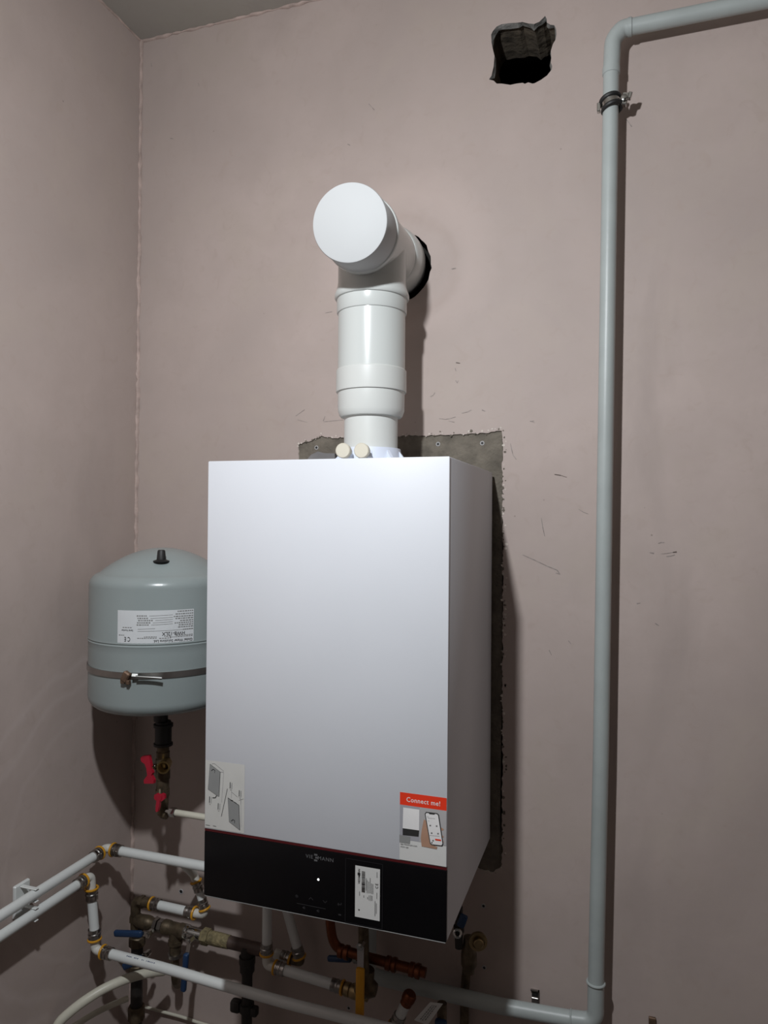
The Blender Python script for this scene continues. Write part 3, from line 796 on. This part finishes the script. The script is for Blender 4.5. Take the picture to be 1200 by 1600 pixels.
# short pipe with elbow, from the corner manifold up towards the upper heating pipe
YC = -.055
sh = thing('connecting_pipe', at(270, 1418, Y=YC), 'short white pipe with yellow rings between corner fitting and boiler edge', 'pipe')
c1, c2, c3 = at(236, 1411.5, Y=YC), at(305, 1427, Y=YC), at(319, 1428, Y=YC); dC = (c2 - c1).normalized()
MB().tube([c1 + dC * .015, c2 - dC * .01], R_, 18).build('pipe', 'pex', sh)
press(sh, c1, dC); press(sh, c2, -dC)
c4, c5 = at(320, 1421, Y=YC), at(306, 1376, Y=YC)
dD = (c5 - c4).normalized()
MB().tube([c2 - dC * .004, c3, c4 + dD * .004], .0088, 16, .008).build('elbow', 'pexfit', sh)
MB().tube([c4, c5], R_ * .85, 18).build('pipe', 'pex', sh)
press(sh, c4, dD, .0088); press(sh, c5, -dD, .0088)
MB().tube([c5, c5 + dD * .012, V(c5.x + .008, -.121 + .0105, -.085 - .009)], .0085, 16, .01).build('elbow', 'pexfit', sh)
dk = thing('corner_fitting', at(217, 1412, Y=YC), 'dark brass elbow in the corner feeding the short white pipe', 'fitting')
f0, f1 = at(212, 1407, Y=YC), at(234, 1411, Y=YC)
MB().tube([f1, f0, V(f0.x, f0.y, f0.z - .06)], .0105, 16, .012).lathe(f0 + (f1 - f0) * .35, f1 - f0, [(0, .013), (.008, .013)], 6).lathe(V(f0.x, f0.y, f0.z - .032), (0, 0, -1), [(0, .0135), (.012, .0135)], 6).build('body', 'darkbrass', dk)

# manifold: tee and nuts in line
YM = -.06
mf = thing('manifold', at(260, 1450, Y=YM), 'tarnished brass manifold of valve bodies and tees running from the corner', 'manifold')
m0, m1 = at(212, 1437, Y=YM), at(412, 1485, Y=YM); dM = (m1 - m0); LM = dM.length; dM.normalize()
per = LM / 200.
zs = V(0, 0, 1)


def mp(x): return m0 + dM * ((x - 212) * per)


MB().lathe(m0, dM, [(0, .010), (0.01, .0135), (18 * per, .0150), (24 * per, .0140), (26 * per, .0120), (32 * per, .0120)], 28).build('valve_body', 'darkbrass', mf)
for x, L_, r_ in ((244, 5, .0145), (251, 6, .0135)): MB().lathe(mp(x), dM, [(0, r_), (L_ * per, r_)], 6).build('union_nut', 'steel', mf)
MB().lathe(mp(257), dM, [(0, .0120), (.003, .0150), (10 * per, .0148), (12 * per, .0135), (26 * per, .0135), (28 * per, .0150), (36 * per, .0145)], 28) \
    .lathe(mp(277), (0, 0, -1), [(0, .0125), (.022, .0130), (.022, .0150), (.030, .0150), (.031, .0120), (.050, .0120)], 28).build('tee', 'darkbrass', mf)
MB().lathe(mp(291), dM, [(0, .0130), (.003, .0145), (6 * per, .0145), (8 * per, .0120), (12 * per, .0125), (22 * per, .0115), (30 * per, .0115)], 20).build('union', 'chrome', mf)
MB().lathe(mp(318), dM, [(0, .0120), (.004, .0165), (12 * per, .0165), (13 * per, .0130)], 6).lathe(mp(331), dM, [(0, .0135), (14 * per, .0138), (30 * per, .0130)], 20).build('threaded_joint', 'hemp', mf)
MB().tube([mp(358), mp(416)], .0122, 20).build('steel_pipe', 'brown', mf)
td = mp(388)
MB().lathe(td + V(0, 0, .003), (0, 0, -1), [(0, .013), (.022, .0135), (.022, .0165), (.036, .0165), (.037, .0150), (.052, .0150), (.053, .0115), (.06, .0115)], 20).build('drop_coupling', 'blackiron', mf)
MB().tube([td + V(0, 0, -.045), V(td.x, td.y, ZF + .002)], .0108, 18).build('drop_pipe', 'blackiron', mf)
cl_ = thing('drop_clamp', at(384, 1576, Y=td.y), 'black iron clamp around the dark vertical pipe under the manifold', 'clamp')
q = at(388, 1574, Y=td.y); q.x = td.x
MB().lathe(q + V(0, 0, -.008), (0, 0, 1), [(0, .0118), (0.0002, .0150), (.016, .0150), (.0162, .0118)], 20).box(q + V(-.034, -.012, -.012), q + V(-.012, .006, .012), .005, 2).box(q + V(.011, -.010, -.012), q + V(.026, .006, .006), .004, 2).build('body', 'blackiron', cl_)
# vertical iron pipe in the corner
ip = thing('riser_pipe', (-.56, YM - .01, -.3), 'black iron riser standing in the room corner behind the pipes', 'pipe')
rx, ry = at(214, 1500, Y=-.05).x, -.05
MB().tube([V(rx, ry, ZF + .002), V(rx, ry, m0.z - .018)], .0125, 18).build('pipe', 'blackiron', ip)
for zz, L_ in ((-.30, .02), (-.36, .022), (-.45, .03)): MB().lathe((rx, ry, zz), (0, 0, -1), [(0, .0155), (.002, .0175), (L_, .0175), (L_ + .002, .0150)], 8).build('coupling', 'darkbrass', ip)


def lever(name, label, pts, Y, w, hub, grip, arm=None, group='ball valve levers'):
    """ball valve lever: steel arm from the hub and a plastic grip"""
    t = thing(name, hub, label, 'valve lever', group)
    MB().lathe(hub + V(0, .012, 0), (0, -1, 0), [(0, .006), (.010, .006), (.010, .0072), (.016, .0072), (.016, .004), (.019, .004)], 6).build('stem_nut', 'chrome', t)
    a, bb = at(*pts[0], Y=Y), at(*pts[1], Y=Y)
    u = (bb - a).normalized(); nn = u.cross(V(0, 1, 0)).normalized()
    MB().prism([hub - nn * w * .8, hub + nn * w * .8, a.lerp(bb, .3) + nn * w * .7, a.lerp(bb, .3) - nn * w * .7], V(0, .0025, 0)).build('arm', arm or 'chrome', t)
    mtx = Matrix.Translation(a) @ Matrix(((u.x, 0, nn.x, 0), (u.y, 1, nn.y, 0), (u.z, 0, nn.z, 0), (0, 0, 0, 1)))
    MB().box((0, -.005, -w), ((bb - a).length, .005, w), .0038, 3, mtx).build('grip', grip, t)
    return t


lever('valve_lever', 'blue valve lever pointing left across the corner above the lower white pipe', ((222, 1459.5), (179, 1458)), YM - .035, .0065, at(232, 1459.5, Y=YM - .030), 'blue')
lever('valve_lever', 'blue valve lever hanging down past the lower white pipe', ((291, 1490), (286.5, 1549)), YM - .032, .0058, at(296, 1470, Y=YM - .028), 'blue')
lever('valve_lever', 'dark blue lever end below the white pipe at the corner riser', ((222, 1497), (193, 1511)), YM - .05, .0070, at(228, 1492, Y=YM - .03), 'blue')
nr = at(275, 1493, Y=YM); nr = V(mp(277).x, mp(277).y, nr.z)
MB().lathe(nr + V(0, 0, .006), (0, 0, -1), [(0, .0125), (.0005, .0155), (.007, .0160), (.0075, .0125)], 24).build('ring_nut', 'strap', mf)
MB().tube([nr, V(nr.x, nr.y, nr.z - .05), V(nr.x - .02, nr.y + .04, nr.z - .09)], .0085, 14, .02).build('tail', 'darkbrass', mf)

# bent hose and thin pipes low in the corner
hs = [at(62, 1622, Y=-.245), at(90, 1598, Y=-.235), at(125, 1568, Y=-.210), at(158, 1547, Y=-.180), at(183, 1535, Y=-.155), at(206, 1526.5, Y=-.130), at(233, 1519.5, Y=-.10), at(256, 1517, Y=-.07)]
ho = thing('bent_pipe', hs[3], 'white plastic pipe bending low through the left corner below the blue levers', 'pipe')
h_ = [V(WX + .018, hs[0].y - .12, ZF + .002), V(WX + .018, hs[0].y - .10, hs[0].z - .20)] + [V(max(p.x, WX + .014), p.y, p.z) for p in hs]
MB().tube(h_, .0092, 20, .04, 4).build('pipe', 'cream', ho)
h2 = [V(WX + .018, -.28, ZF + .002), V(WX + .018, -.27, -.6), at(60, 1632, Y=-.22), at(118, 1602, Y=-.19), at(143, 1586, Y=-.16), at(170, 1572, Y=-.12), at(200, 1560, Y=-.09)]
ht = thing('bent_pipe', h2[2], 'second pale pipe bending just below the longer bent pipe', 'pipe')
MB().tube(h2, .0058, 14, .03, 4).build('pipe', 'cream', ht)
cbp = [at(222, 1572, Y=0), at(245, 1578.5, Y=.002), at(285, 1589, Y=.003), at(310, 1598, Y=.003), at(360, 1612, Y=.003), at(420, 1632, Y=.003)]
co = tag(MB().tube(cbp, .0032, 10, .02, 4).build('cable', 'cream'), 'thin cream cable running along the wall under the manifold', 'cable')

# two white pipes dropping from the boiler with press elbows
YD = -.085
d1 = thing('drop_pipe', at(417, 1470, Y=YD), 'white pipe dropping from the boiler and turning right below it', 'pipe', 'white pipes under the boiler')
t0, t1 = at(416.5, 1400, Y=YD), at(417, 1476, Y=YD); t0 = V(t1.x, YD, .0); e_ = at(418, 1507, Y=YD); e_.x = t1.x
MB().tube([t0, t1], R_, 20).build('pipe', 'pex', d1)
press(d1, at(416.5, 1491, Y=YD), V(0, 0, 1)); 
r1 = at(429, 1511, Y=YD); r2 = at(522, 1539, Y=YD); dr_ = (r2 - r1).normalized()
MB().tube([V(t1.x, YD, at(417, 1490, Y=YD).z), V(t1.x, YD, r1.z + .001), r1], .0090, 18, .010).build('elbow', 'pexfit', d1)
press(d1, r1, dr_); MB().tube([r1 + dr_ * .016, r2], R_, 20).build('pipe', 'pex', d1)
press(d1, at(536.5, 1543.5, Y=YD), -dr_, L=.024)
MB().lathe(at(537, 1544, Y=YD), dr_, [(0, .0105), (.004, .0125), (.012, .0128), (.013, .0110), (.018, .0135), (.030, .0135), (.031, .011), (.05, .011)], 20).build('brass_end', 'brass', d1)
d2 = thing('drop_pipe', at(455, 1470, Y=-.05), 'slanting white pipe dropping from the boiler behind the straight one', 'pipe', 'white pipes under the boiler')
s1 = at(465, 1483, Y=-.045); s0_ = at(449, 1425, Y=-.050); s0_ = s0_ + (s0_ - s1) * .6
MB().tube([s0_, s1], R_, 20).build('pipe', 'pex', d2)
sd = (s1 - s0_).normalized(); s2 = at(468, 1496, Y=-.045)
press(d2, s2, -sd)
l1 = at(455, 1499.5, Y=-.045); l2 = at(430, 1490, Y=-.045); dl_ = (l2 - l1).normalized()
MB().tube([s2 - sd * .002, at(470, 1503, Y=-.045), l1], .0088, 16, .010).build('elbow', 'darkbrass', d2)
press(d2, l1, dl_); MB().tube([l1 + dl_ * .016, l2], .0098, 18).build('pipe', 'pexfit', d2)

# ------------------------------------------------------------------ grey drain pipe
YG, RG = -.032, .0138
dp = thing('drain_pipe', (.404, YG, .5), 'grey plastic drain pipe rising up the wall right of the boiler', 'pipe')
g_top, g_bot = at(955, 110, Y=YG), at(931, 1535, Y=YG)
MB().tube([g_bot, g_bot.lerp(g_top, .25) + V(.002, 0, 0), g_bot.lerp(g_top, .6) + V(.001, 0, 0), g_top], RG, 28).build('riser', 'grey', dp)
tb0, tb1, tb2 = g_top + V(0, 0, -.002), at(957, 47, Y=YG), at(984, 42.5, Y=YG)
MB().tube([tb0, at(957.5, 62, Y=YG), at(972, 45, Y=YG), tb2], RG + .0007, 28, .03, 8).lathe(tb0 + V(0, 0, -.006), (0, 0, 1), [(0, RG + .0002), (.001, RG + .0016), (.012, RG + .0016), (.013, RG + .0002)], 28).build('top_bend', 'grey', dp)
tr = at(1210, -3, Y=YG); dt = (tr - tb2).normalized()
MB().lathe(tb2 - dt * .004, dt, [(0, RG + .0004), (.001, RG + .0018), (.007, RG + .0018), (.008, RG + .0004)], 28).tube([tb2, tr + dt * .5], RG, 28).build('top_run', 'grey', dp)
g1 = at(928, 1592, Y=YG); g2 = at(892, 1591.5, Y=YG); g3 = at(783, 1572, Y=YG); g4 = at(590, 1527, Y=YG); dg_ = (g4 - g2).normalized()
MB().tube([g_bot - V(0, 0, .002), V(g_bot.x, YG, g2.z + .004), g2], RG + .0006, 28, .030, 8).ring(g_bot + V(0, 0, .0), (0, 0, 1), RG + .0007, .0024, 36, 8).ring(g2, dg_, RG + .0006, .0016, 36, 8).build('bottom_elbow', 'grey', dp)
MB().tube([g2, g3, g4], RG, 28).build('bottom_run', 'grey', dp)
s4 = at(577, 1500, Y=YG)
MB().tube([g4 - dg_ * .01, V(s4.x, YG, g4.z + .004), V(s4.x, YG, -.002)], RG, 28, .022, 6).build('siphon_tail', 'grey', dp)
# rubber lined clamp
cm = thing('pipe_clamp', at(956, 160, Y=YG), 'rubber-lined steel clamp holding the grey drain pipe high on the wall', 'clamp')
cc = g_bot.lerp(g_top, .964); cz = at(955, 163, Y=YG).z; cc = V(at(955, 163, Y=YG).x, YG, cz); cax = V(-.24, .14, 1)
for s_ in (-1, 1): MB().ring(cc + cax.normalized() * .0085 * s_, cax, RG + .0024, .0041, 36, 8, 1.).build('rubber_lining', 'rubber', cm)
MB().lathe(cc - cax.normalized() * .0075, cax, [(0, RG + .0012), (.0002, RG + .0030), (.0148, RG + .0030), (.015, RG + .0012)], 36).build('band', 'chrome', cm)
er = at(976, 156, Y=YG - .004)
MB().box((-.0055, -.006, -.0105), (.0055, .006, .0105), .0012, 1, Matrix.Translation(er) @ Matrix.Rotation(.25, 4, 'Y')).box((.0035, -.005, .002), (.010, .005, .0135), .001, 1, Matrix.Translation(er) @ Matrix.Rotation(.3, 4, 'Y')) \
    .lathe(er + V(-.001, -.005, 0), (0, -1, 0), [(0, .0058), (.004, .0058), (.005, .004)], 14).box(er + V(-.004, -.002, -.006), er + V(.002, .006, .006)).build('screw_lug', 'chrome', cm)
el_ = at(935.5, 168, Y=YG)
MB().box((-.003, -.005, -.009), (.003, .005, .007), .001, 1, Matrix.Translation(el_)).build('screw_lug', 'chrome', cm)
MB().tube([cc + V(.0, RG, 0), V(cc.x, WY + .02, cc.z)], .004, 10).build('wall_stud', 'chrome', cm)

# ------------------------------------------------------------------ gas valve, copper and brass under the boiler
YGV = -.150
gl = lever('valve_lever', 'yellow gas valve lever hanging under the middle of the boiler', ((563, 1512), (562, 1592)), YGV, .0078, at(563, 1478, Y=YGV + .004), 'yellowgrip', arm='inklight')
gb = thing('gas_valve', at(575, 1545, Y=-.1), 'dark brass gas valve behind the yellow lever', 'valve')
gz = at(575, 1545, Y=-.115)
MB().lathe(V(gz.x - .012, -.115, gz.z - .012), (.25, 0, 1), [(0, .012), (.004, .016), (.022, .017), (.04, .014), (.05, .012)], 24).lathe(V(gz.x - .020, -.115, gz.z + .004), (1, 0, -.1), [(0, .012), (.01, .0165), (.026, .0165), (.036, .011)], 24).build('body', 'darkbrass', gb)
MB().tube([V(gz.x - .004, -.125, gz.z + .03), V(gz.x - .008, -.130, -.002)], .0095, 18).build('pipe', 'darkbrass', gb)
lever('valve_lever', 'dark blue lever left of the yellow gas lever, under the boiler', ((512, 1497.5), (549, 1499)), -.090, .0055, at(556, 1499, Y=-.085), 'blue')
cpt = thing('copper_pipe', at(520, 1480, Y=-.1), 'dark copper pipe curving down from the boiler behind the blue lever', 'pipe')
k1, k2, k3 = at(515, 1440, Y=-.10), at(522, 1481, Y=-.10), at(560, 1492, Y=-.10)
MB().tube([V(k1.x, -.10, -.002), k1, k2, k3, at(640, 1513, Y=-.10), at(665, 1520, Y=-.10)], .0090, 18, .022).build('pipe', 'copper', cpt)
for px in ((537, 1487), (611, 1506), (648, 1516)):
    q = at(*px, Y=-.10); MB().lathe(q, (k3 - at(480, 1470, Y=-.10)), [(-.010, .0105), (-.009, .0125), (-.002, .0125), (0, .0105), (.004, .013), (.010, .013)], 12).build('fitting', 'copper', cpt)
bf = thing('brass_filter', at(738, 1490, Y=-.05), 'brass filter with round cap at the right under the boiler', 'filter')
bq_ = at(736, 1490, Y=-.05)
MB().lathe(bq_ + V(-.004, 0, .03), (0, 0, -1), [(0, .010), (.012, .011), (.03, .0145), (.05, .0145), (.058, .011), (.066, .010)], 24).build('body', 'darkbrass', bf)
qd = at(751, 1477.5, Y=-.075)
MB().lathe(qd + V(-.01, .02, 0), V(.35, -1, .0), [(0, .013), (.006, .0168), (.012, .0168), (.012, .0120), (.009, .0118), (.009, .0090), (.018, .0090), (.019, .0078)], 32).build('cap', 'brass', bf)
MB().tube([bq_ + V(-.004, 0, -.025), bq_ + V(-.012, .026, -.034), V(bq_.x - .022, WY - .0105, -.30), V(bq_.x - .022, WY - .0105, ZF + .002)], .0085, 16, .02).build('pipe', 'darkbrass', bf)
bv = thing('filling_valve', at(722, 1440, Y=-.06), 'small blue-handled chrome valve beside the boiler bottom right corner', 'valve')
u0 = at(722, 1452, Y=-.06)
MB().lathe(u0 + V(-.006, 0, -.035), (0, 0, 1), [(0, .007), (.03, .008), (.031, .010), (.04, .010), (.041, .007), (.075, .007)], 16).build('body', 'blackiron', bv)
MB().ring(u0 + V(-.006, -.012, -.002), V(.2, -1, .2), .0065, .0028, 24, 8).build('collar', 'chrome', bv)
MB().box((-.0075, -.004, -.013), (.0075, .004, .012), .0035, 2, Matrix.Translation(at(722.5, 1438.5, Y=-.075)) @ Matrix.Rotation(.35, 4, 'Y')).build('handle', 'blue', bv)
MB().tube([u0 + V(-.006, 0, .035), V(u0.x - .006, u0.y, .02), V(u0.x - .05, u0.y - .01, .005)], .0062, 12, .02).build('hose', 'blackiron', bv)

lp = thing('drain_branch', at(630, 1578, Y=-.09), 'short white pipe with yellow ring slanting below the grey drain pipe', 'pipe')
w0, w1 = at(640, 1556, Y=-.09), at(617, 1603, Y=-.09); dw = (w1 - w0).normalized()
MB().tube([w0 + dw * .012, w1], .0098, 18).build('pipe', 'pex', lp)
MB().lathe(w0 - dw * .006, dw, [(0, .010), (.004, .0128), (.014, .0128), (.016, .011), (.024, .0112)], 12).build('copper_end', 'copper', lp)
press(lp, w1, -dw, L=.024); MB().tube([w1, w1 + dw * .03, w1 + dw * .05 + V(.0, .06, -.02)], .009, 16, .02).build('elbow', 'pexfit', lp)
tg = MB()
tp = [at(672, 1566, Y=-.11), at(692, 1568.5, Y=-.11), at(668, 1602, Y=-.11), at(647, 1594, Y=-.11)]
tg.prism(tp, (0, .0008, 0)); tg.mats(1)
for k in range(3):
    f0_, f1_ = .28 + k * .16, .36 + k * .16
    A_, B_ = tp[0].lerp(tp[1], f0_), tp[3].lerp(tp[2], f0_); A2, B2 = tp[0].lerp(tp[1], f1_), tp[3].lerp(tp[2], f1_)
    t_ = .12
    while t_ < .85:
        u_ = t_ + rr.uniform(.03, .10); tg.poly([v + V(0, -.0004, 0) for v in (A_.lerp(B_, t_), A_.lerp(B_, u_), A2.lerp(B2, u_), A2.lerp(B2, t_))]); t_ = u_ + .03
tag(tg.build('paper_tag', ['paper', 'inkgrey'], flip=False), 'white printed tag hanging under the grey drain pipe', 'tag')
bs = thing('service_valve', at(690, 1596, Y=-.10), 'blue-handled valve low behind the white tag', 'valve')
q = at(688, 1600, Y=-.095)
MB().box(q + V(-.010, -.006, -.012), q + V(.012, .006, .008), .004, 2).build('handle', 'blue', bs)
MB().tube([q + V(0, .012, .03), q + V(0, .012, -.10), q + V(0, .09, -.14)], .009, 14, .02).build('body', 'darkbrass', bs)

# ------------------------------------------------------------------ plugs left in the wall
def plug(px, py, label, Y=None, r=.0034, cat='wall plug'):
    q = at(px, py, Y=(WY + .0035 if Y is None else Y))
    t = thing('wall_plug', q, label, cat, 'wall plugs')
    MB().ring(q + V(0, .0002, 0), (0, 1, 0), r, .0013, 18, 6).build('rim', 'inklight', t)
    MB().lathe(q + V(0, .0001, 0), (0, -1, 0), [(0, r), (.0006, r)], 16).build('bore_shade', 'rubber', t)  # solid black disc standing in for the shaded inside of the plug


plug(494.5, 699.5, 'empty wall plug in bare cement left of the flue')
plug(684.5, 694, 'empty wall plug in bare cement just right of the flue')
plug(753.5, 692.5, 'empty wall plug in bare cement at the patch top right corner')
plug(755.5, 1415.5, 'dark wall plug below the patch, upper one by the brass filter', WY)
plug(756.5, 1512, 'dark wall plug below the brass filter cap', WY)
plug(283, 1393, 'dark screw plug above the short white pipe', WY, .0045)
plug(545, 1575, 'wall plug left of the yellow gas lever grip', WY)
bc = thing('bracket_remnant', at(836, 1556, Y=WY), 'small broken metal bracket in the wall above the lower grey pipe', 'bracket')
q = at(836, 1556, Y=WY)
MB().box(q + V(-.008, -.004, .010), q + V(.008, .0, .0125)).box(q + V(.006, -.004, -.012), q + V(.008, 0, .0125)).box(q + V(-.006, -.0035, -.012), q + V(.006, -.001, -.002), .0005, 1).build('plate', 'strap', bc)
MB().box(q + V(-.006, -.001, -.001), q + V(.0055, -.0002, .0095)).build('recess', 'rubber', bc)  # thin black plate, the shade of the recess put into its colour
b2 = thing('bracket_remnant', at(1018, 1590, Y=WY), 'small dark bracket stub low on the wall right of the grey pipe', 'bracket')
q = at(1019, 1591, Y=WY)
MB().box(q + V(-.006, -.006, -.010), q + V(.006, -.0003, .004), .001, 1).build('plate', 'rust', b2)
